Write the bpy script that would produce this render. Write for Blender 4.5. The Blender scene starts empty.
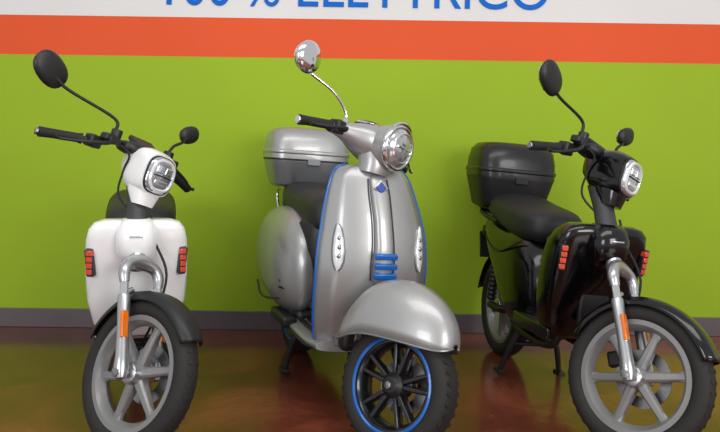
import bpy, bmesh, math
from mathutils import Vector, Matrix
V=Vector
X=V((1,0,0)); Y=V((0,1,0)); Z=V((0,0,1))
scene=bpy.context.scene
try:
    scene.view_settings.view_transform='Standard'
    scene.view_settings.look='None'
except Exception: pass

# ---------------------------------------------------------------- materials
def lin(c):
    return tuple(((v/255)/12.92 if v/255<=0.04045 else ((v/255+0.055)/1.055)**2.4) for v in c)
def mat(name,rgb,rough=.5,metal=0.,coat=0.,bump=0.,bscale=200.,var=0.,vscale=4.,spec=.5,flake=False,trans=0.):
    m=bpy.data.materials.new(name); m.use_nodes=True
    nt=m.node_tree; b=nt.nodes['Principled BSDF']
    c=lin(rgb)
    b.inputs['Base Color'].default_value=(*c,1)
    b.inputs['Roughness'].default_value=rough
    b.inputs['Metallic'].default_value=metal
    b.inputs['Coat Weight'].default_value=coat
    b.inputs['Coat Roughness'].default_value=.06
    b.inputs['Specular IOR Level'].default_value=spec
    b.inputs['Transmission Weight'].default_value=trans
    tc=nt.nodes.new('ShaderNodeTexCoord')
    if var>0:
        n=nt.nodes.new('ShaderNodeTexNoise'); n.inputs['Scale'].default_value=vscale
        n.inputs['Detail'].default_value=4
        nt.links.new(tc.outputs['Object'],n.inputs['Vector'])
        r=nt.nodes.new('ShaderNodeValToRGB')
        r.color_ramp.elements[0].position=.3; r.color_ramp.elements[1].position=.7
        r.color_ramp.elements[0].color=(*[v*(1-var) for v in c],1)
        r.color_ramp.elements[1].color=(*[min(1,v*(1+var)) for v in c],1)
        nt.links.new(n.outputs['Fac'],r.inputs['Fac'])
        nt.links.new(r.outputs['Color'],b.inputs['Base Color'])
    if bump>0:
        n=nt.nodes.new('ShaderNodeTexNoise'); n.inputs['Scale'].default_value=bscale
        nt.links.new(tc.outputs['Object'],n.inputs['Vector'])
        bp=nt.nodes.new('ShaderNodeBump'); bp.inputs['Strength'].default_value=bump
        bp.inputs['Distance'].default_value=.002
        nt.links.new(n.outputs['Fac'],bp.inputs['Height'])
        nt.links.new(bp.outputs['Normal'],b.inputs['Normal'])
    return m
M_white=mat('white_paint',(236,236,235),.3,0,.6,var=.02)
M_black=mat('gloss_black_paint',(6,6,7),.16,0,.45,var=.1,spec=.35)
M_silver=mat('silver_metallic_paint',(166,166,165),.40,.6,.7,var=.04,vscale=600)
M_silverD=mat('grey_metallic_paint',(128,130,132),.4,.6,.6,var=.05,vscale=600)
M_case=mat('black_case_plastic',(20,20,21),.3,0,.15,var=.1,bump=.1,bscale=500)
M_plast=mat('black_plastic',(24,24,25),.45,0,0,bump=.15,bscale=400)
M_plastG=mat('dark_grey_plastic',(52,52,54),.5,0,0,bump=.15,bscale=400)
M_seat=mat('black_vinyl',(30,30,31),.5,0,0,bump=.3,bscale=500)
M_rub=mat('tyre_rubber',(30,28,26),.75,0,0,bump=.6,bscale=90)
M_grip=mat('grip_rubber',(24,24,24),.7,0,0,bump=.4,bscale=300)
M_rim=mat('rim_grey_paint',(132,132,131),.42,.3,.3,var=.04)
M_rimB=mat('rim_black_paint',(26,27,30),.3,.3,.5,var=.05)
M_blue=mat('azure_trim',(0,92,172),.35,0,.4,var=.03)
M_chrome=mat('chrome',(225,225,225),.07,1.,0,var=.02)
M_alu=mat('cast_aluminium',(185,186,188),.28,.85,0,bump=.1,bscale=200)
M_steel=mat('brushed_steel',(150,150,150),.3,.95,0,var=.1,vscale=40)
M_amber=mat('amber_reflector',(225,115,20),.2,0,.8,var=.1,vscale=80)
M_red=mat('red_orange_reflector',(196,62,28),.25,0,.6,var=.1,vscale=80)
M_dark=mat('dark_metal',(34,34,36),.45,.3,0,var=.1)
M_refl=mat('lamp_reflector',(235,235,235),.12,.9,1.,var=.05,vscale=40)
M_lens=mat('clear_lens',(225,228,230),.08,.25,1.,bump=.2,bscale=120)
M_lensD=mat('lamp_inner',(190,193,197),.10,.7,1.,var=.25,vscale=45,bump=.4,bscale=60)
M_badge=mat('badge_enamel',(20,60,150),.25,.1,.8,var=.05)

# ---------------------------------------------------------------- geometry
def sg(v,p): return math.copysign(abs(v)**p,v)
def ring(c,e1,e2,a,b,exp=2.,n=28):
    c=V(c); out=[]
    for i in range(n):
        t=2*math.pi*i/n
        out.append(c+e1*(a*sg(math.cos(t),2/exp))+e2*(b*sg(math.sin(t),2/exp)))
    return out
def loft(rings,cap=True,cpath=False):
    n=len(rings[0]); vs=[p for r in rings for p in r]; fs=[]
    m=len(rings)
    for j in range(m if cpath else m-1):
        k=(j+1)%m
        for i in range(n):
            i2=(i+1)%n
            fs.append((j*n+i,j*n+i2,k*n+i2,k*n+i))
    if cap and not cpath:
        fs.append(tuple(range(n))[::-1]); fs.append(tuple((m-1)*n+i for i in range(n)))
    return vs,fs
def grid(rows):
    n=len(rows[0]); vs=[V(p) for r in rows for p in r]; fs=[]
    for j in range(len(rows)-1):
        for i in range(n-1):
            fs.append((j*n+i,j*n+i+1,(j+1)*n+i+1,(j+1)*n+i))
    return vs,fs
def cat(pts,k=6):
    pts=[V(p) for p in pts]
    if len(pts)<3: return pts
    P=[pts[0]*2-pts[1]]+pts+[pts[-1]*2-pts[-2]]; out=[]
    for i in range(1,len(P)-2):
        for s in range(k):
            t=s/k; a,b,c,d=P[i-1],P[i],P[i+1],P[i+2]
            out.append(.5*((2*b)+(c-a)*t+(2*a-5*b+4*c-d)*t*t+(3*b-a-3*c+d)*t**3))
    out.append(pts[-1]); return out
def interp(vals,k=6):
    if len(vals)<3: return list(vals)
    c=cat([V((v,0,0)) for v in vals],k); return [p.x for p in c]
def tube(pts,r,n=12,smooth=True,cap=True):
    if smooth and len(pts)>2:
        rr=interp(r) if isinstance(r,(list,tuple)) else None
        pts=cat(pts)
    else:
        pts=[V(p) for p in pts]; rr=list(r) if isinstance(r,(list,tuple)) else None
    if rr is None: rr=[r]*len(pts)
    rings=[]; e=None
    for i,p in enumerate(pts):
        t=(pts[min(i+1,len(pts)-1)]-pts[max(i-1,0)]).normalized()
        if e is None:
            e=t.orthogonal().normalized()
        e=(e-t*e.dot(t)).normalized(); f=t.cross(e)
        rings.append([p+e*(rr[i]*math.cos(2*math.pi*k/n))+f*(rr[i]*math.sin(2*math.pi*k/n)) for k in range(n)])
    return loft(rings,cap)
def cyl(p0,p1,r,r2=None,n=24): return tube([p0,p1],[r,r if r2 is None else r2],n,False)
def lathe(c,axis,prof,n=56,closed=False):
    c=V(c); axis=V(axis).normalized(); e1=axis.orthogonal().normalized(); e2=axis.cross(e1)
    rings=[]
    for (a,r) in prof:
        rings.append([c+axis*a+(e1*math.cos(2*math.pi*k/n)+e2*math.sin(2*math.pi*k/n))*r for k in range(n)])
    return loft(rings,cap=not closed,cpath=closed)
def box(c,s,R=None,taper=1.):
    c=V(c); vs=[]
    for dx,dy,dz in [(-1,-1,-1),(1,-1,-1),(1,1,-1),(-1,1,-1),(-1,-1,1),(1,-1,1),(1,1,1),(-1,1,1)]:
        k=taper if dz>0 else 1
        v=V((dx*s[0]/2*k,dy*s[1]/2*k,dz*s[2]/2))
        if R is not None: v=R@v
        vs.append(c+v)
    return vs,[(0,3,2,1),(4,5,6,7),(0,1,5,4),(1,2,6,5),(2,3,7,6),(3,0,4,7)]
def ell(c,a,b,d,e1=X,e2=Y,e3=Z,exp=2.,n=24,m=12):
    rings=[]
    for j in range(m+1):
        t=-math.pi/2+math.pi*(j/m)*.999+.0005
        k=max(abs(math.cos(t))**(2/exp),.02)
        rings.append(ring(V(c)+e3*(d*sg(math.sin(t),2/exp)),e1,e2,a*k,b*k,exp,n))
    return loft(rings)
def spoke(c,ang,r0,r1,w0,w1,t0,t1,y0=0,y1=0,bend=0.):
    c=V(c); rings=[]
    for k in range(4):
        f=k/3
        a=ang+bend*f
        d=V((math.cos(a),0,math.sin(a))); p=V((-math.sin(a),0,math.cos(a)))
        r=r0+(r1-r0)*f; w=(w0+(w1-w0)*f)/2; t=(t0+(t1-t0)*f)/2; yy=y0+(y1-y0)*f
        o=c+d*r+Y*yy
        rings.append([o+p*w+Y*t*.6,o+p*w*.6+Y*t,o-p*w*.6+Y*t,o-p*w+Y*t*.6,o-p*w-Y*t*.6,o-p*w*.6-Y*t,o+p*w*.6-Y*t,o+p*w-Y*t*.6])
    return loft(rings)

class Ctx: pass
C=Ctx(); C.parent=None; C.M=None; C.loc=Matrix()
def obj(name,m,geos,bevel=0,sub=0,solid=0,steer=False,ang=38):
    if isinstance(geos,tuple): geos=[geos]
    vs=[];fs=[]
    for g in geos:
        o=len(vs); vs+=[V(v) for v in g[0]]; fs+=[tuple(i+o for i in f) for f in g[1]]
    if steer and C.M is not None: vs=[C.M@v for v in vs]
    me=bpy.data.meshes.new(name); me.from_pydata([tuple(v) for v in vs],[],fs); me.update()
    bm=bmesh.new(); bm.from_mesh(me)
    bmesh.ops.recalc_face_normals(bm,faces=bm.faces); bm.to_mesh(me); bm.free()
    for p in me.polygons: p.use_smooth=True
    if not sub:
        me.set_sharp_from_angle(angle=math.radians(ang))
    me.materials.append(m)
    o=bpy.data.objects.new(name,me); scene.collection.objects.link(o)
    if C.parent: o.parent=C.parent
    if solid:
        md=o.modifiers.new('solid','SOLIDIFY'); md.thickness=solid; md.offset=-1
    if bevel:
        md=o.modifiers.new('bev','BEVEL'); md.width=bevel; md.segments=3; md.limit_method='ANGLE'; md.angle_limit=math.radians(40)
    if sub:
        md=o.modifiers.new('sub','SUBSURF'); md.levels=sub; md.render_levels=sub
    return o
def start(pos,heading,lean,A0,rake,steer):
    e=bpy.data.objects.new('motor_scooter',None); scene.collection.objects.link(e)
    e.empty_display_size=.2
    phi=math.radians(heading-90)
    C.mw=Matrix.Translation(V(pos))@Matrix.Rotation(phi,4,'Z')@Matrix.Rotation(-math.radians(lean),4,'X')
    e.matrix_world=C.mw
    C.parent=e
    r=math.radians(rake); C.u=V((-math.sin(r),0,math.cos(r))); C.f=V((math.cos(r),0,math.sin(r))); C.A0=V(A0)
    C.M=Matrix.Translation(C.A0)@Matrix.Rotation(math.radians(steer),4,C.u)@Matrix.Translation(-C.A0)
    C.R=Matrix((C.f,Y,C.u)).transposed()
    return e
def P(s,f,l): return C.A0+C.u*s+C.f*f+Y*l
def settle(e,tyre):
    z=min((C.mw@v.co).z for v in tyre.data.vertices)
    e.location.z-=z-0.0005
def tyre_prof(rc,hw,hh,n=20,exp=2.3):
    return [(hw*sg(math.cos(2*math.pi*i/n),2/exp),rc+hh*sg(math.sin(2*math.pi*i/n),2/exp)) for i in range(n)]

def topcase(m_lid,m_base,cx,z0,z1,hx,hy,chromeband):
    h=z1-z0
    def rg(z,kx,ky,dx=0,e=4.): return ring((cx+dx,0,z),X,Y,hx*kx,hy*ky,e,40)
    zs=z0+.46*h
    base=loft([rg(z0,.66,.70),rg(z0+.015,.78,.82),rg(z0+.25*h,.89,.90),rg(zs-.012,.97,.97),rg(zs-.004,.975,.975)])
    obj('topcase_base',m_base,base,bevel=.004)
    obj('topcase_seam',M_plast,loft([rg(zs-.006,.985,.985),rg(zs+.006,.985,.985)]),bevel=.002)
    lid=loft([rg(zs+.004,1,1),rg(zs+.03,1,1),rg(z0+.72*h,.97,.985),rg(z0+.88*h,.91,.95,0,3.6),rg(z0+.965*h,.76,.84,0,3.2),rg(z0+.99*h,.55,.62,0,3),rg(z1,.3,.35,0,2.6)])
    obj('topcase_lid',m_lid,lid,ang=60)
    obj('topcase_lip',m_lid,loft([rg(zs+.028,1.0,1.0),rg(zs+.034,1.03,1.025),rg(zs+.046,1.03,1.025),rg(zs+.052,1.0,1.0)]),bevel=.002)
    obj('topcase_latch',m_base,box((cx+hx*.99,0,zs-.01),(.012,.07,.035)),bevel=.004)

# ================================================================ commuter scooter
def commuter(pos,heading,steer,lean,paint,box_on,lower,mir,fend,zup=0.,gdrop=0.,sweep=0.,glat=0.,rlz=.62):
    e=start(pos,heading,lean,(-.03,0,.267),26,steer)
    R=.267
    T=dict(steer=True)
    c=(0,0,R)
    ty=obj('front_tyre',M_rub,lathe(c,Y,tyre_prof(.231,.043,.036),72,True),**T)
    def wheel(c,tag,st):
        obj(tag+'_rim',M_rim,[lathe(c,Y,[(-.034,.204),(-.034,.186),(-.022,.176),(0,.166),(.022,.176),(.034,.186),(.034,.204)],64,True)],steer=st)
        g=[]
        for k in range(6):
            a=math.radians(20+60*k)
            g.append(spoke(c,a,.028,.178,.04,.026,.05,.026))
            g.append(spoke(c,a,.13,.18,.026,.046,.022,.024))
        obj(tag+'_spokes',M_rim,g,bevel=.002,steer=st)
        obj(tag+'_hub',M_alu,lathe(c,Y,[(-.055,.02),(-.05,.036),(-.02,.042),(.02,.042),(.05,.036),(.055,.02)],32),bevel=.003,steer=st)
        obj(tag+'_brake_disc',M_steel,lathe(c,Y,[(.046,.065),(.046,.105),(.050,.105),(.050,.065)],48,True),steer=st)
    wheel(c,'front_wheel',True)
    g=[]
    for k in range(44):
        a=2*math.pi*k/44; d=V((math.cos(a),0,math.sin(a)))
        for s in(-1,1):
            p=V(c)+d*.2655+Y*(s*.018)
            g.append(box(p,(.003,.016,.012),Matrix.Rotation(-a,3,'Y')@Matrix.Rotation(s*.35,3,'Z')))
    obj('front_tyre_tread',M_rub,g,**T)
    obj('front_axle',M_steel,cyl((0,-.105,R),(0,.105,R),.012),bevel=.002,**T)
    rows=[]
    for i in range(40):
        a=math.radians(fend[0]+ (fend[1]-fend[0])*i/39)
        k=min(1,(.45+i/6))*min(1,(.55+(39-i)/6))
        row=[]
        for j in range(-8,9):
            t=j/8
            r=.292-.036*abs(t)**4
            row.append((math.cos(a)*r,.058*t*(.7+.3*k),R+math.sin(a)*r))
        rows.append(row)
    obj('front_fender',M_black if paint is M_black else M_plast,grid(rows),solid=.004,**T)
    # fork
    for l,tag in((-.082,'right'),(.082,'left')):
        obj('fork_slider_'+tag,M_alu,[tube([P(-.035,.03,l),P(.0,.03,l),P(.04,.032,l),P(.14,.032,l),P(.25,.032,l),P(.262,.032,l)],[.018,.028,.024,.021,.023,.020],20,False)],bevel=.002,**T)
        obj('fork_tube_'+tag,M_chrome,cyl(P(.24,.032,l),P(.37,.032,l),.0155),**T)
        obj('fork_nut_'+tag,M_steel,lathe((0,l*1.2,R),Y,[(-.012,.008),(-.010,.017),(.010,.017),(.012,.008)],6),**T)
        obj('fork_reflector_'+tag,M_amber,box(P(.15,.050,l*1.14),(.014,.028,.095),C.R),bevel=.003,**T)
        obj('fender_bracket_'+tag,M_alu,tube([P(.255,.032,l),P(.275,.035,l*.8),P(.285,.035,l*.55)],.010,10),**T)
    obj('fork_crown',M_alu,[tube([P(.31,.032,-.082),P(.35,.032,-.083),P(.385,.03,-.06),P(.402,.022,0),P(.385,.03,.06),P(.35,.032,.083),P(.31,.032,.082)],[.018,.022,.023,.030,.023,.022,.018],18)],**T)
    obj('fork_stem',M_alu,[cyl(P(.38,.010,0),P(.50,0,0),.034,.028)],**T)
    obj('brake_caliper',M_dark,box(P(.07,-.06,.055),(.075,.035,.06),C.R),bevel=.01,**T)
    obj('brake_hose',M_grip,tube([P(.09,-.06,.075),P(.2,-.02,.11),P(.36,.06,.1),P(.5,.05,.04),P(.6,.05,.02)],.005,8),**T)
    # body shield (horizontal slices)
    def rz(z,xf,d,hy,ex=4.5): return ring((xf-d/2,0,z),X,Y,d/2,hy,ex,44)
    sh=[rz(.300,-.41,.09,.10,3),rz(.310,-.40,.12,.135),rz(.36,-.37,.15,.170),rz(.46,-.330,.18,.192),rz(.56,-.305,.19,.198),rz(.65,-.280,.19,.198),rz(.71,-.262,.18,.194),rz(.755,-.250,.16,.183),rz(.780,-.250,.14,.163,3.6),rz(.791,-.262,.11,.13,3)]
    obj('leg_shield',paint,loft(sh),ang=60)
    neck=[rz(.605,-.28,.05,.04,2.4),rz(.63,-.225,.10,.060,2.6),rz(.675,-.190,.16,.078,2.6),rz(.735,-.185,.17,.080,2.6),rz(.775,-.198,.15,.07,2.4),rz(.797,-.225,.11,.055,2.2)]
    obj('shield_nose',paint,loft(neck),ang=60)
    obj('shield_inner_panel',M_plast,box((-.46,0,.54),(.05,.33,.36)),bevel=.02)
    obj('shield_emblem',M_chrome,box((-.1845,0,.735),(.006,.05,.007)),bevel=.002)
    for s in(-1,1):
        Rz=Matrix.Rotation(s*.38,3,'Z')
        g=[box((-.291+.022*(z-.62)/.1,s*.174,z),(.03,.024,.021),Rz) for z in(rlz-.037,rlz-.012,rlz+.013,rlz+.038)]
        obj('shield_reflector_'+('left' if s>0 else 'right'),M_red,g,bevel=.003)
        obj('shield_reflector_frame_'+('left' if s>0 else 'right'),M_plastG if paint is M_white else M_dark,box((-.295+.022*(rlz-.62)/.1,s*.174,rlz),(.028,.031,.112),Rz@Matrix.Rotation(.2,3,'Y')),bevel=.006)
    obj('shield_lower_grille',M_plast,box((-.335,0,.45),(.03,.13,.17)),bevel=.012)
    # neck column
    obj('steering_column',M_plastG,[tube([P(.53,0,0),P(.58,0,0),P(.66,0,0),P(.76,0,0)],[.047,.042,.040,.05],24,False)],ang=60,**T)
    ax=lambda z:-.03-.488*(z-.267)
    # headlight housing
    zc=.965+zup
    def hr(dx,dz,a,b,ex=3.): return ring((ax(.95)+dx,0,zc+dz),Y,Z,a,b,ex,40)
    hs=[hr(-.085,.03,.03,.025),hr(-.07,.02,.052,.055),hr(-.02,.0,.064,.088),hr(.05,-.002,.074,.094),hr(.095,-.006,.078,.088),hr(.115,-.01,.077,.082)]
    obj('headlight_housing',paint,loft(hs),ang=60,**T)
    low=[ring((ax(.80)+.0,0,.825+zup),X,Y,.036,.042,2.6,28),ring((ax(.85)+.01,0,.87+zup),X,Y,.058,.056,2.8,28),ring((ax(.9)+.02,0,.93+zup),X,Y,.08,.064,3,28)]
    obj('headlight_shroud',paint,loft(low),ang=60,**T)
    x0=ax(.95)+.113
    obj('headlight_bezel',M_dark,loft([hr(.110,-.01,.073,.078),hr(.121,-.01,.071,.076),hr(.123,-.01,.067,.072)]),**T)
    obj('headlight_reflector',M_lensD,loft([hr(.120,-.01,.068,.073),hr(.131,-.01,.065,.070),hr(.137,-.01,.040,.042),hr(.139,-.01,.01,.01)]),ang=80,**T)
    obj('headlight_led_ring',M_lens,tube([V((x0+.020,.054*sg(math.cos(t),.75),zc-.01+.059*sg(math.sin(t),.75))) for t in[i*math.pi/16 for i in range(33)]],.0075,8,False),**T)
    obj('headlight_led_modules',M_refl,[box((x0+.024,s*.022,zc+.012),(.010,.034,.030)) for s in(-1,1)]+[box((x0+.023,0,zc-.038),(.008,.066,.018))],bevel=.004,**T)
    obj('headlight_divider',M_dark,[box((x0+.026,0,zc-.012),(.008,.09,.005))],bevel=.002,**T)
    # bars
    zb=1.035+zup; xb=ax(zb); gd=gdrop; sw=sweep; L=1+glat/.37
    obj('handlebar_tube',M_dark,tube([(xb-.05-sw,-.34*L,zb-.005-gd),(xb-.03-sw*.5,-.22*L,zb-gd*.6),(xb,-.1,zb+.005),(xb,0,zb),(xb,.1,zb+.005),(xb-.03-sw*.5,.22*L,zb-gd*.6),(xb-.05-sw,.34*L,zb-.005-gd)],.012,14),**T)
    obj('handlebar_cover',M_plast,ell((xb+.005,0,zb),.06,.105,.028,exp=3),ang=60,**T)
    obj('instrument_display',M_plast,box((xb+.01,0,zb+.03),(.075,.12,.022),Matrix.Rotation(.5,3,'Y')),bevel=.008,**T)
    for s,tag in((-1,'right'),(1,'left')):
        obj('grip_'+tag,M_grip,[tube([(xb-.033-sw*.5,s*.225*L,zb-gd*.62),(xb-.037-sw*.58,s*.24*L,zb-gd*.66),(xb-.046-sw*.9,s*.325*L,zb-.004-gd*.93),(xb-.052-sw*1.1,s*.372*L,zb-.006-gd*1.1)],[.022,.0185,.0185,.020],18,False)],**T)
        obj('bar_weight_'+tag,M_steel,cyl((xb-.052-sw*1.1,s*.372*L,zb-.006-gd*1.1),(xb-.055-sw*1.13,s*.384*L,zb-.007-gd*1.1),.014),bevel=.003,**T)
        obj('switchgear_'+tag,M_plast,[box((xb-.02-sw*.3,s*.19*L,zb-gd*.5),(.05,.055,.05)),box((xb+.01,s*.165,zb+.006),(.045,.06,.03))],bevel=.008,**T)
        obj('brake_reservoir_'+tag,M_plast,[cyl((xb+.01,s*.14,zb+.01),(xb+.01,s*.14,zb+.048),.022),box((xb+.02,s*.15,zb),(.03,.05,.025))],bevel=.004,**T)
        obj('brake_lever_'+tag,M_dark,tube([(xb+.025,s*.15,zb),(xb+.045-sw*.2,s*.19,zb-.002-gd*.4),(xb+.042-sw*.5,s*.25*L,zb-.008-gd*.7),(xb+.015-sw*.9,s*.32*L,zb-.012-gd),(xb+.012-sw,s*.348*L,zb-.012-gd)],[.009,.009,.007,.006,.008],10),**T)
        lat,dz,dx,ma,mb,tilt=mir[tag]
        mp=V((xb-.03+dx,s*lat,zb+dz))
        obj('mirror_stem_'+tag,M_dark,tube([(xb,s*.14,zb+.01),(xb+.002,s*.143,zb+.25*dz),(xb-.005,s*.165,zb+.5*dz),tuple(V((xb,s*.14,zb)).lerp(mp,.72)),tuple(mp+V((.012,-s*.02,-.02)))],[.008,.007,.0065,.0065,.008],10),**T)
        e1=V((0,math.cos(tilt),s*math.sin(tilt))); e2=V((0,-s*math.sin(tilt),math.cos(tilt)))
        obj('mirror_shell_'+tag,M_plast,ell(mp,ma,mb,.022,e1,e2,X,exp=2.3),ang=70,**T)
        obj('mirror_glass_'+tag,M_chrome,loft([ring(mp-X*.016,e1,e2,ma*.85,mb*.85,2.3,28),ring(mp-X*.023,e1,e2,ma*.8,mb*.8,2.3,28)]),**T)
        obj('control_cable_'+tag,M_grip,tube([(xb+.01,s*.13,zb),(xb+.05,s*.08,zb-.03),(xb+.03,s*.065,zb-.10),(xb+.03,s*.045,zb-.2),(ax(.8)+.03,s*.01,.79)],.0045,8),**T)
    # floor board, chassis
    obj('footboard',M_plast,box((-.60,0,.315),(.36,.30,.05)),bevel=.02)
    obj('footboard_side_trim',paint,[box((-.58,s*.152,.31),(.36,.018,.055)) for s in(-1,1)],bevel=.008)
    obj('chassis_beam',M_dark,[tube([(-.40,s*.09,.36),(-.48,s*.1,.25),(-.8,s*.1,.235),(-1.0,s*.09,.3)],.017,12) for s in(-1,1)])
    def ry(x,zc,hy,hz,ex=3.): return ring((x,0,zc),Y,Z,hy,hz,ex,40)
    body=[ry(-.615,.36,.06,.10),ry(-.63,.38,.105,.14),ry(-.68,.42,.135,.20),ry(-.75,.455,.155,.24),ry(-.90,.475,.16,.25),ry(-1.0,.51,.158,.215),ry(-1.12,.575,.15,.155),ry(-1.25,.62,.13,.12),ry(-1.38,.655,.10,.08),ry(-1.45,.67,.06,.045)]
    obj('rear_bodywork',lower,loft(body),ang=60)
    for s in(-1,1):
        obj('side_panel_seam_'+('left' if s>0 else 'right'),M_plast,tube([(-.76,s*.151,.66),(-.95,s*.161,.59),(-1.1,s*.154,.58),(-1.3,s*.120,.62)],.005,8))
    st=[ry(-.67,.735,.06,.03,2.6),ry(-.69,.735,.115,.065,2.8),ry(-.75,.735,.150,.088),ry(-.88,.745,.162,.088),ry(-1.0,.76,.165,.085),ry(-1.12,.785,.165,.085),ry(-1.24,.80,.15,.075),ry(-1.33,.80,.11,.045),ry(-1.36,.80,.05,.025)]
    obj('seat_cushion',M_seat,loft(st),ang=60,sub=1)
    rc=(-1.24,0,R)
    obj('rear_tyre',M_rub,lathe(rc,Y,tyre_prof(.229,.048,.038),64,True))
    wheel(rc,'rear_wheel',False)
    obj('swingarm',M_dark,[tube([(-.98,s*.07,.30),(-1.1,s*.085,.27),(-1.24,s*.085,.267)],[.022,.02,.02],12) for s in(-1,1)])
    obj('rear_shock_spring',M_dark,[lathe((-1.2,s*.1,.30),V((.12,0,1)),[(k*.012,.020+.006*(k%2)) for k in range(24)],16) for s in(-1,1)])
    rows=[]
    for i in range(24):
        a=math.radians(35+(172-35)*i/23)
        rows.append([(rc[0]+math.cos(a)*(.30-.03*abs(j/6)**4),.065*j/6,R+math.sin(a)*(.30-.03*abs(j/6)**4)) for j in range(-6,7)])
    obj('rear_fender',M_plast,grid(rows),solid=.005)
    obj('rear_light_housing',M_plast,box((-1.46,0,.64),(.05,.16,.06)),bevel=.012)
    obj('rear_light_lens',M_red,box((-1.487,0,.645),(.01,.13,.04)),bevel=.004)
    if box_on:
        obj('grab_rail',M_dark,tube([(-1.08,-.15,.72),(-1.25,-.155,.74),(-1.42,-.11,.76),(-1.45,0,.765),(-1.42,.11,.76),(-1.25,.155,.74),(-1.08,.15,.72)],.013,12))
        obj('number_plate',M_dark,box((-1.485,0,.56),(.008,.17,.15),Matrix.Rotation(-.3,3,'Y')),bevel=.003)
    for s in(-1,1):
        obj('stand_leg_'+('left' if s>0 else 'right'),M_dark,[tube([(-.84,s*.08,.24),(-.85,s*.12,.14),(-.87,s*.15,.03)],[.014,.014,.012],12)])
        obj('stand_foot_'+('left' if s>0 else 'right'),M_dark,box((-.875,s*.155,.02),(.07,.035,.02)),bevel=.006)
    obj('stand_crossbar',M_dark,cyl((-.848,-.11,.16),(-.848,.11,.16),.011))
    if box_on:
        obj('topcase_rack',M_dark,[box((-1.33,0,.775),(.26,.24,.018)),box((-1.33,.08,.755),(.2,.02,.03)),box((-1.33,-.08,.755),(.2,.02,.03))],bevel=.005)
        topcase(M_case,M_plast,-1.345,.78,1.14,.18,.222,False)
    settle(e,ty)
    return e

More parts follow.
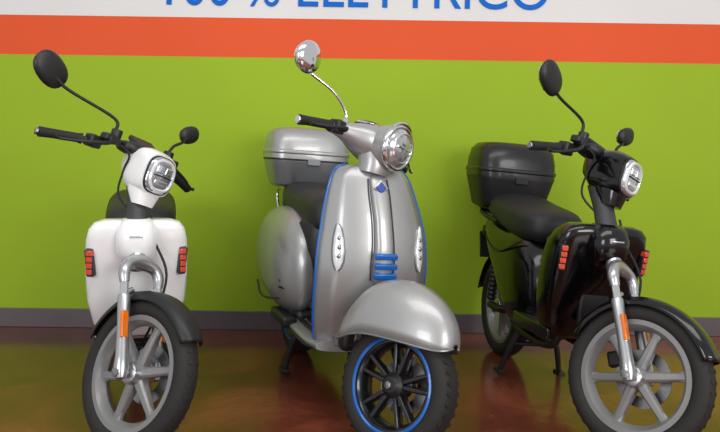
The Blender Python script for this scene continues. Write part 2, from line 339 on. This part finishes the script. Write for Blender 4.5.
# ================================================================ classic scooter
def classic(pos,heading,steer,lean):
    e=start(pos,heading,lean,(-.03,0,.2295),24,steer)
    T=dict(steer=True)
    R=.2295; c=(0,0,R)
    ty=obj('front_tyre',M_rub,lathe(c,Y,tyre_prof(.191,.056,.0385,24,2.5),72,True),**T)
    def wheel(c,tag,st):
        obj(tag+'_rim',M_rimB,lathe(c,Y,[(-.046,.166),(-.046,.150),(-.034,.140),(0,.132),(.034,.140),(.046,.150),(.046,.166)],64,True),steer=st)
        obj(tag+'_blue_ring',M_blue,[lathe(c,Y,[(s*.044,.158),(s*.052,.157),(s*.055,.162),(s*.053,.169),(s*.044,.170)],64,True) for s in(-1,1)],steer=st)
        g=[]
        for k in range(5):
            a=math.radians(18+72*k)
            for s in(-1,1):
                g.append(spoke(c,a+s*.20,.034,.145,.022,.018,.055,.035,-.008,-.022,s*.0))
            g.append(spoke(c,a,.03,.075,.04,.02,.04,.03,-.006,-.012))
        obj(tag+'_spokes',M_rimB,g,bevel=.002,steer=st)
        obj(tag+'_hub',M_dark,lathe(c,Y,[(-.06,.012),(-.058,.028),(-.04,.044),(.03,.046),(.06,.03)],32),bevel=.003,steer=st)
        obj(tag+'_hub_nut',M_steel,lathe(c,Y,[(-.072,.006),(-.070,.014),(-.056,.014)],6),steer=st)
        obj(tag+'_brake_disc',M_steel,lathe(c,Y,[(.035,.06),(.035,.1),(.039,.1),(.039,.06)],48,True),steer=st)
    wheel(c,'front_wheel',True)
    g=[]
    for k in range(40):
        a=2*math.pi*k/40; d=V((math.cos(a),0,math.sin(a)))
        for s in(-1,1):
            g.append(box(V(c)+d*.2275+Y*(s*.026),(.003,.026,.012),Matrix.Rotation(-a,3,'Y')@Matrix.Rotation(s*.5,3,'X')))
    obj('front_tyre_tread',M_rub,g,**T)
    obj('suspension_arm',M_dark,[tube([(0,.075,R),(-.03,.085,R+.02),(-.09,.08,.33),(-.11,.05,.42)],[.024,.022,.024,.02],14),cyl((0,.03,R),(0,.09,R),.016)],**T)
    obj('front_shock_absorber',M_alu,lathe((.0,.085,R+.03),V((-.35,-.1,1)),[(k*.012,.016+.006*(k%2)) for k in range(16)],16),**T)
    # fender
    S=[( .192,.018,.428,.414),(.184,.042,.460,.404),(.158,.068,.508,.394),(.105,.090,.556,.390),(.035,.104,.590,.388),(-.04,.110,.602,.384),(-.12,.110,.590,.376),(-.19,.102,.556,.358),(-.24,.088,.50,.335),(-.272,.070,.445,.322),(-.285,.055,.40,.318)]
    k=4
    cols=[interp([s[i] for s in S],k) for i in range(4)]
    rows=[]
    for x,w,zt,zb in zip(*cols):
        row=[]
        for j in range(-12,13):
            t=j/12*math.pi/2
            row.append((x+.0,w*sg(math.sin(t),.78),zb+(zt-zb)*max(0,math.cos(t))**.8))
        rows.append(row)
    obj('front_fender',M_silver,grid(rows),solid=.004,ang=70,**T)
    obj('front_fender_edge',M_silverD,[tube([r[i] for r in rows],.004,8,False) for i in(0,-1)],**T)
    obj('fork_column',M_dark,cyl(P(.25,0,0),P(.36,0,0),.045,.04),**T)
    # leg shield
    ysh=lambda z:.024*min(1,max(0,(1.0-z)/.25))
    prof=[ # z, xc, halfwidth, sweep
     (1.012,-.350,.103,.03),(.995,-.338,.145,.035),(.955,-.318,.172,.045),(.88,-.296,.196,.06),(.78,-.272,.220,.075),(.68,-.255,.235,.08),(.58,-.255,.239,.075),(.48,-.280,.235,.065),(.38,-.325,.224,.05),(.30,-.365,.206,.04),(.262,-.395,.185,.03)]
    cc=[interp([p[i] for p in prof],4) for i in range(4)]
    rows=[]
    def sx(z0,y0):
        best=min(range(len(cc[0])),key=lambda i:abs(cc[0][i]-z0))
        z,xc,w,s=[q[best] for q in cc]; t=y0/w
        return xc-s*abs(t)**2.0-.03*max(0,abs(t)-.75)/.25
    for z,xc,w,s in zip(*cc):
        rows.append([(xc-s*abs(j/16)**2.0-.03*max(0,abs(j/16)-.75)/.25,w*j/16+ysh(z),z) for j in range(-16,17)])
    obj('leg_shield',M_silver,grid(rows),solid=.018,ang=60)
    eL=[V(r[0])+V((-.005,0,0)) for r in rows]; eR=[V(r[-1])+V((-.005,0,0)) for r in rows]
    obj('leg_shield_blue_edge',M_blue,[tube(eL,.006,8,False),tube(eR,.006,8,False),tube([eL[-1]]+[V(p)+V((-.004,0,-.002)) for p in rows[-1]]+[eR[-1]],.005,8,False)])
    obj('leg_shield_inner',M_silverD,loft([ring((-.42,.02,.28),X,Y,.06,.15,3),ring((-.40,.02,.5),X,Y,.09,.17,3),ring((-.40,.02,.75),X,Y,.09,.17,3),ring((-.43,.01,.95),X,Y,.07,.12,3),ring((-.44,0,.99),X,Y,.05,.08,3)]),ang=60)
    obj('under_shield',M_plast,box((-.36,.01,.33),(.08,.22,.14)),bevel=.03)
    # central tie (horn cover)
    tie=[]
    for z,w,pr in [(.978,.026,.010),(.955,.036,.020),(.90,.039,.028),(.80,.038,.030),(.70,.040,.032),(.62,.043,.032),(.56,.040,.024),(.535,.026,.010)]:
        xs=sx(z,0); tie.append(ring((xs-.012,ysh(z),z),X,Y,.012+pr,w,3.2,28))
    obj('horn_cover',M_silver,loft(tie),ang=60)
    fr=[]
    for s in(-1,1):
        fr.append(tube([(sx(z,.04)+.002,s*(w+.005)+ysh(z),z) for z,w in[(.96,.035),(.90,.040),(.80,.039),(.70,.041),(.62,.044),(.56,.041)]],.003,8))
    obj('horn_cover_frame',M_plastG,fr)
    obj('horn_badge',M_badge,box((sx(.93,0)+.027,ysh(.925),.925),(.008,.036,.036),Matrix.Rotation(.785,3,'X')),bevel=.004)
    obj('horn_badge_rim',M_chrome,box((sx(.93,0)+.024,ysh(.925),.925),(.008,.048,.048),Matrix.Rotation(.785,3,'X')),bevel=.004)
    g=[]
    for z in(.660,.622,.584):
        g.append(box((sx(z,0)+.032,ysh(z),z),(.022,.094,.022),Matrix.Rotation(.3,3,'Y')))
    obj('horn_slats',M_blue,g,bevel=.004)
    # turn signals
    for s,tag in((-1,'right'),(1,'left')):
        rows2=[];rows3=[]
        for z,w in[(.775,.003),(.760,.011),(.72,.020),(.67,.024),(.63,.021),(.605,.013),(.592,.003)]:
            yc=s*(.172); xs=sx(z,yc)
            nrm=V((1,s*.6,0)).normalized(); tan=V((-s*.6,1,0)).normalized()
            rows2.append(ring((xs+.0,yc+.024,z),nrm,tan,.012,w,2.4,20))
            rows3.append(ring((xs-.001,yc+.024,z),nrm,tan,.009,w+.005,2.4,20))
        obj('turn_signal_lens_'+tag,M_lens,loft(rows2),ang=70)
        obj('turn_signal_bezel_'+tag,M_silverD,loft(rows3),ang=70)
        obj('turn_signal_led_'+tag,M_steel,[ell((sx(z,s*.172)+.010,s*.172+.024,z),.006,.010,.010) for z in(.72,.685,.65)],ang=70)
    # headset
    ax=lambda z:-.03-.445*(z-.2295)
    zb=1.108; xb=ax(zb)
    sec=[(-.225,-.045,.0,.020,.020),(-.19,-.035,.0,.026,.026),(-.14,-.012,.0,.046,.040),(-.08,.012,-.005,.080,.064),(0,.02,-.01,.096,.080),(.08,.012,-.005,.080,.064),(.14,-.012,0,.046,.040),(.19,-.035,.0,.026,.026),(.225,-.045,.0,.020,.020)]
    q=[interp([s_[i] for s_ in sec],4) for i in range(5)]
    obj('handlebar_headset',M_silver,loft([ring((xb+dx,y,zb+dz),X,Z,a,b,2.3,28) for y,dx,dz,a,b in zip(*q)]),ang=70,**T)
    obj('headset_neck',M_silver,loft([ring((ax(.985)+.0,0,.975),X,Y,.062,.07,2.2),ring((ax(1.0)+.01,0,1.01),X,Y,.066,.075,2.2),ring((ax(1.05)+.015,0,1.07),X,Y,.072,.082,2.2)]),ang=70,**T)
    d=V((1,0,-.02)).normalized(); hc=V((xb+.03,0,zb-.006))
    obj('headlight_shell',M_silver,lathe(hc,d,[(0,.070),(.04,.086),(.085,.092),(.112,.090)],48),ang=60,**T)
    obj('headlight_ring',M_chrome,lathe(hc,d,[(.105,.084),(.105,.095),(.115,.098),(.128,.093),(.132,.082),(.126,.078)],56,True),ang=80,**T)
    obj('headlight_glass',M_lensD,lathe(hc,d,[(.118,.083),(.130,.078),(.142,.060),(.150,.036),(.153,.01)],48),ang=80,**T)
    obj('headlight_led_strip',M_refl,[box(hc+V((.148,0,-.003)),(.012,.09,.012)),lathe(hc,d,[(.136,.060),(.142,.066),(.148,.058)],40,True)],bevel=.003,**T)
    obj('headlight_brow',M_chrome,tube([hc+d*.118+V((0,.066,.068)),hc+d*.124+V((0,.038,.092)),hc+d*.127+V((0,0,.10)),hc+d*.124+V((0,-.038,.092)),hc+d*.118+V((0,-.066,.068))],.007,10),**T)
    obj('instrument_cluster',M_plast,ell((xb-.02,0,zb+.060),.06,.075,.025,exp=2.6),ang=70,**T)
    obj('instrument_rim',M_chrome,[tube([(xb-.02+.058*math.cos(t),.074*math.sin(t),zb+.068) for t in[i*math.pi/12 for i in range(25)]],.005,8,False)],**T)
    for s,tag in((-1,'right'),(1,'left')):
        obj('grip_'+tag,M_grip,tube([(xb-.043,s*.215,zb),(xb-.046,s*.235,zb),(xb-.062,s*.33,zb-.018),(xb-.068,s*.365,zb-.026)],[.024,.019,.0185,.021],18,False),**T)
        obj('bar_end_'+tag,M_chrome,cyl((xb-.068,s*.364,zb-.026),(xb-.070,s*.376,zb-.028),.016),bevel=.003,**T)
        obj('switchgear_'+tag,M_plast,box((xb-.03,s*.19,zb+.005),(.06,.05,.056)),bevel=.01,**T)
        obj('brake_lever_'+tag,M_chrome if s>0 else M_dark,tube([(xb-.005,s*.17,zb),(xb+.028,s*.20,zb),(xb+.022,s*.26,zb-.014),(xb-.01,s*.33,zb-.028),(xb-.014,s*.355,zb-.032)],[.011,.009,.007,.006,.009],10),**T)
    s=-1
    mp=V((xb-.100,s*.378,zb+.225))
    obj('mirror_stem',M_chrome,tube([(xb-.015,s*.165,zb+.02),(xb-.018,s*.175,zb+.07),(xb-.045,s*.245,zb+.130),tuple(mp+V((.004,.035,-.055)))],[.010,.0065,.0055,.007],12),**T)
    obj('mirror_stem_base',M_chrome,cyl((xb-.015,s*.165,zb+.015),(xb-.015,s*.167,zb+.055),.014,.010),bevel=.003,**T)
    e1=V((0,math.cos(.4),math.sin(.4))); e2=V((0,-math.sin(.4),math.cos(.4)))
    obj('mirror_shell',M_chrome,ell(mp,.066,.066,.026,e1,e2,X,exp=2.1),ang=80,**T)
    obj('mirror_glass',M_refl,loft([ring(mp-X*.02,e1,e2,.056,.056,2,28),ring(mp-X*.027,e1,e2,.054,.054,2,28)]),**T)
    # floorboard
    def rx(x,zc,hy,hz,ex=3.): return ring((x,0,zc),Y,Z,hy,hz,ex,40)
    obj('floorboard',M_silver,loft([rx(-.38,.275,.19,.025),rx(-.5,.265,.205,.028),rx(-.75,.265,.205,.028),rx(-.88,.28,.21,.04)]),ang=60)
    obj('floor_mat',M_plast,[box((-.62,y,.297),(.34,.022,.01)) for y in(-.15,-.11,-.07,.07,.11,.15)],bevel=.003)
    obj('centre_tunnel',M_plastG,loft([rx(-.42,.30,.05,.04),rx(-.7,.31,.055,.05),rx(-.80,.38,.10,.1)]),ang=60)
    obj('floorboard_side_strip',M_plast,[tube([(-.42,s*.19,.262),(-.5,s*.209,.262),(-.75,s*.209,.262),(-.88,s*.212,.272)],.007,8) for s in(-1,1)])
    # rear body
    B=[(-.765,.50,.10,.14),(-.79,.51,.135,.20),(-.85,.525,.165,.235),(-.95,.545,.175,.235),(-1.15,.57,.18,.215),(-1.35,.60,.17,.175),(-1.5,.62,.13,.125),(-1.58,.62,.08,.08),(-1.60,.62,.03,.03)]
    bq=[interp([b[i] for b in B],4) for i in range(4)]
    obj('rear_body',M_silver,loft([rx(x,z,a,b,2.6) for x,z,a,b in zip(*bq)]),ang=70)
    W=[(-.72,.50,.02,.06),(-.75,.505,.055,.14),(-.82,.52,.095,.20),(-.96,.535,.120,.24),(-1.14,.545,.126,.243),(-1.32,.555,.114,.21),(-1.45,.565,.083,.145),(-1.54,.575,.045,.09),(-1.57,.58,.012,.03)]
    wq=[interp([b[i] for b in W],4) for i in range(4)]
    for s,tag in((-1,'right'),(1,'left')):
        obj('side_cowl_'+tag,M_silver,loft([ring((x,s*.148,z),Y,Z,a,b,2.2,36) for x,z,a,b in zip(*wq)]),ang=70)
        obj('side_cowl_trim_'+tag,M_plastG,tube([(-.84,s*.218,.38),(-1.05,s*.252,.342),(-1.2,s*.255,.342),(-1.35,s*.24,.375)],.006,8))
        obj('side_cowl_louvre_'+tag,M_plast,[box((-.825,s*(.232),.43+.03*i),(.05,.012,.012),Matrix.Rotation(-s*.45,3,'Z')) for i in range(4)],bevel=.003)
    ST=[(-.68,.765,.06,.03),(-.695,.765,.11,.06),(-.75,.775,.145,.09),(-.92,.79,.158,.09),(-1.05,.80,.16,.082),(-1.15,.82,.16,.085),(-1.30,.83,.145,.08),(-1.42,.83,.115,.05),(-1.47,.825,.06,.02)]
    sq=[interp([b[i] for b in ST],3) for i in range(4)]
    obj('seat_cushion',M_seat,loft([rx(x,z,a,b,3.) for x,z,a,b in zip(*sq)]),ang=70)
    obj('seat_base_front',M_plast,loft([rx(-.705,.62,.10,.13),rx(-.735,.64,.15,.15),rx(-.84,.66,.182,.12)]),ang=60)
    obj('seat_piping',M_plastG,[tube([(-.76,s*.134,.735),(-.92,s*.158,.74),(-1.15,s*.16,.765),(-1.4,s*.12,.79)],.005,8) for s in(-1,1)])
    rc=(-1.34,0,R)
    obj('rear_tyre',M_rub,lathe(rc,Y,tyre_prof(.190,.06,.0395,24,2.5),64,True))
    wheel(rc,'rear_wheel',False)
    obj('swingarm_motor',M_dark,loft([ring((x,.12,z),Y,Z,a,b,3,24) for x,z,a,b in[(-.98,.27,.03,.05),(-1.05,.27,.05,.08),(-1.3,.24,.05,.09),(-1.42,.23,.03,.06)]]),ang=60)
    obj('rear_mudguard',M_plast,grid([[(rc[0]-.26*math.sin(a)*1.0,y,R+.26*math.cos(a)) for y in(-.06,-.03,0,.03,.06)] for a in[math.radians(10+i*9) for i in range(9)]]),solid=.006)
    obj('number_plate_bracket',M_plast,box((-1.60,0,.46),(.012,.12,.14),Matrix.Rotation(-.3,3,'Y')),bevel=.004)
    obj('rear_light',M_red,ell((-1.59,0,.60),.03,.05,.035),ang=80)
    for s in(-1,1):
        t='left' if s>0 else 'right'
        obj('stand_leg_'+t,M_dark,tube([(-.90,s*.09,.25),(-.91,s*.14,.16),(-.93,s*.165,.03)],[.015,.015,.013],12))
        obj('stand_foot_'+t,M_dark,box((-.94,s*.168,.02),(.08,.04,.02)),bevel=.006)
    obj('underbody',M_plast,box((-.93,0,.28),(.3,.34,.12)),bevel=.03)
    obj('footpeg',M_plast,[box((-.88,s*.205,.285),(.26,.07,.05)) for s in(-1,1)],bevel=.015)
    for s in(-1,1):
        obj('rack_tube_'+('left' if s>0 else 'right'),M_chrome,tube([(-1.5,s*.10,.70),(-1.58,s*.11,.80),(-1.55,s*.11,.862),(-1.32,s*.11,.866),(-1.27,s*.09,.866)],.009,12))
    obj('rack_plate',M_dark,box((-1.43,0,.872),(.26,.24,.014)),bevel=.004)
    topcase(M_silver,M_silverD,-1.435,.872,1.20,.18,.225,True)
    settle(e,ty)
    return e

# ================================================================ room
C.parent=None
D=4.2
def wall_mat(name,rgb):
    return mat(name,rgb,.7,0,0,bump=.15,bscale=120,var=.03,vscale=1.3,spec=.25)
MG=wall_mat('green_wall_paint',(151,180,38)); MO=wall_mat('orange_wall_paint',(224,88,46)); MW=wall_mat('white_wall_paint',(222,220,218))
def wall(name,x0,x1,y0,y1):
    zz=[0,1.632,1.869,3.2]; vs=[];fs=[];mi=[]
    for z in zz: vs+=[(x0,y0,z),(x1,y0,z),(x1,y1,z),(x0,y1,z)]
    for k in range(3):
        for i in range(4):
            j=(i+1)%4; fs.append((4*k+i,4*k+j,4*k+4+j,4*k+4+i)); mi.append(k)
    fs.append((0,3,2,1)); mi.append(0); fs.append((12,13,14,15)); mi.append(2)
    me=bpy.data.meshes.new(name); me.from_pydata(vs,[],fs)
    for m in(MG,MO,MW): me.materials.append(m)
    for p,i in zip(me.polygons,mi): p.material_index=i
    o=bpy.data.objects.new(name,me); scene.collection.objects.link(o); return o
wall('wall_back',-4.5,4.5,D,D+.12)
obj('baseboard_back',mat('baseboard_grey',(98,88,92),.5,0,0,var=.06),box((0,D-.008,.056),(9,.016,.112)),bevel=.004)
# floor
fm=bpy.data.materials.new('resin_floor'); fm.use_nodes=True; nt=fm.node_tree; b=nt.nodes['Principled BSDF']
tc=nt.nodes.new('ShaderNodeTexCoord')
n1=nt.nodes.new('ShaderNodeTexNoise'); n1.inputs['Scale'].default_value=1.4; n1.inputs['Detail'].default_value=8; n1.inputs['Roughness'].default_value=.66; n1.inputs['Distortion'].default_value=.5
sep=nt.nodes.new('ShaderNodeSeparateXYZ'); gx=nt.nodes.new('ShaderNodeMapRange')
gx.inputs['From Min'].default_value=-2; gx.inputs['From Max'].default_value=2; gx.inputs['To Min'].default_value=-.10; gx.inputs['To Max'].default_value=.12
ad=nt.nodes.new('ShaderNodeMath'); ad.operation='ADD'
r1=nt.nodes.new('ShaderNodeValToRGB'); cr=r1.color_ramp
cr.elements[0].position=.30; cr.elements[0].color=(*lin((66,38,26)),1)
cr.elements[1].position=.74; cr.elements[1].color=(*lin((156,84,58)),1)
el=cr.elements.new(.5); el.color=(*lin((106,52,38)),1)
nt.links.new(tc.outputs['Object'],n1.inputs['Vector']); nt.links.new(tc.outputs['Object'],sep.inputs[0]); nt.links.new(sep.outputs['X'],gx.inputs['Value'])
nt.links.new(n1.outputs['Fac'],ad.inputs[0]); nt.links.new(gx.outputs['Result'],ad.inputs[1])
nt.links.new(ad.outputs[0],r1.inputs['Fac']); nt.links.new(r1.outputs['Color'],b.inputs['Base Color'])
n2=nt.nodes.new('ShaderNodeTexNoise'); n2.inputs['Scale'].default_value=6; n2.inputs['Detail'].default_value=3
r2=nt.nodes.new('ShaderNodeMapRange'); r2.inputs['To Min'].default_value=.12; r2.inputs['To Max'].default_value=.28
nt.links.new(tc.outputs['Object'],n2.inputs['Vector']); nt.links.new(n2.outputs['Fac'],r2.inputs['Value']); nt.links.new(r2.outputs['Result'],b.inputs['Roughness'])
b.inputs['Coat Weight'].default_value=.25; b.inputs['Coat Roughness'].default_value=.1
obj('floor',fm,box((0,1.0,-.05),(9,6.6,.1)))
# lettering
cu=bpy.data.curves.new('wall_lettering','FONT'); cu.body='100 % ELETTRICO'; cu.size=.34; cu.extrude=.003
to=bpy.data.objects.new('wall_lettering_tmp',cu); scene.collection.objects.link(to)
bpy.context.view_layer.update()
dg=bpy.context.evaluated_depsgraph_get(); me=bpy.data.meshes.new_from_object(to.evaluated_get(dg))
bpy.data.objects.remove(to)
xs=[v.co.x for v in me.vertices]; x0,x1=min(xs),max(xs); k=2.29/(x1-x0)
for v in me.vertices:
    x,y,z=v.co; v.co=V((-1.172+(x-x0)*k,D-.004-z,1.942+y))
me.materials.clear(); me.materials.append(mat('azure_lettering',(0,100,195),.6,0,0,var=.02,spec=.2))
o=bpy.data.objects.new('wall_lettering',me); scene.collection.objects.link(o)

# ================================================================ scooters  (mirror: lateral, up, fwd, half-width, half-height, tilt)
commuter((-.800,2.50,0),16,44,0,M_white,False,M_white,
    {'right':(.43,.175,-.07,.078,.058,.5),'left':(.25,.160,0,.052,.040,.5)},(38,168),.025,.05,.035,.02,.625)
classic((.124,2.504,0),19.5,34,3.2)
commuter((.988,2.542,0),10,35,4.6,M_black,True,M_black,
    {'right':(.37,.190,-.03,.080,.058,.5),'left':(.255,.170,0,.056,.042,.5)},(30,166),.045,.085,0,0,.65)

# ================================================================ camera
cam=bpy.data.cameras.new('camera'); co=bpy.data.objects.new('camera',cam); scene.collection.objects.link(co)
cam.sensor_width=36; cam.lens=35; cam.shift_y=-60/720; cam.clip_start=.05
co.matrix_world=Matrix.Translation((0,0,1.05))@Matrix.Rotation(math.radians(90),4,'X')@Matrix.Rotation(math.radians(.8),4,'Z')
scene.camera=co
# ================================================================ light
w=bpy.data.worlds.new('world'); scene.world=w; w.use_nodes=True
w.node_tree.nodes['Background'].inputs['Color'].default_value=(.96,.97,1,1)
w.node_tree.nodes['Background'].inputs['Strength'].default_value=.62
def area(name,loc,tgt,sx_,sy_,pw,col=(1,1,1)):
    l=bpy.data.lights.new(name,'AREA'); l.shape='RECTANGLE'; l.size=sx_; l.size_y=sy_; l.energy=pw; l.color=col
    o=bpy.data.objects.new(name,l); scene.collection.objects.link(o); o.location=loc
    o.rotation_euler=(V(tgt)-V(loc)).to_track_quat('-Z','Y').to_euler()
area('ceiling_light',(0,1.2,3.3),(0,2.2,0),4.0,1.0,48,(1,.98,.95))
area('window_light',(2.9,-1.9,1.9),(.3,3.4,.6),2.2,1.8,125,(1,.99,.97))  # added area lamp behind camera, for brightness and paint reflections; no window there
area('fill_light_b',(-2.7,-1.9,1.9),(-.3,3.6,.6),2.0,1.6,75,(.97,.98,1))  # second added lamp, left side, fills the wall and gives chrome a reflection
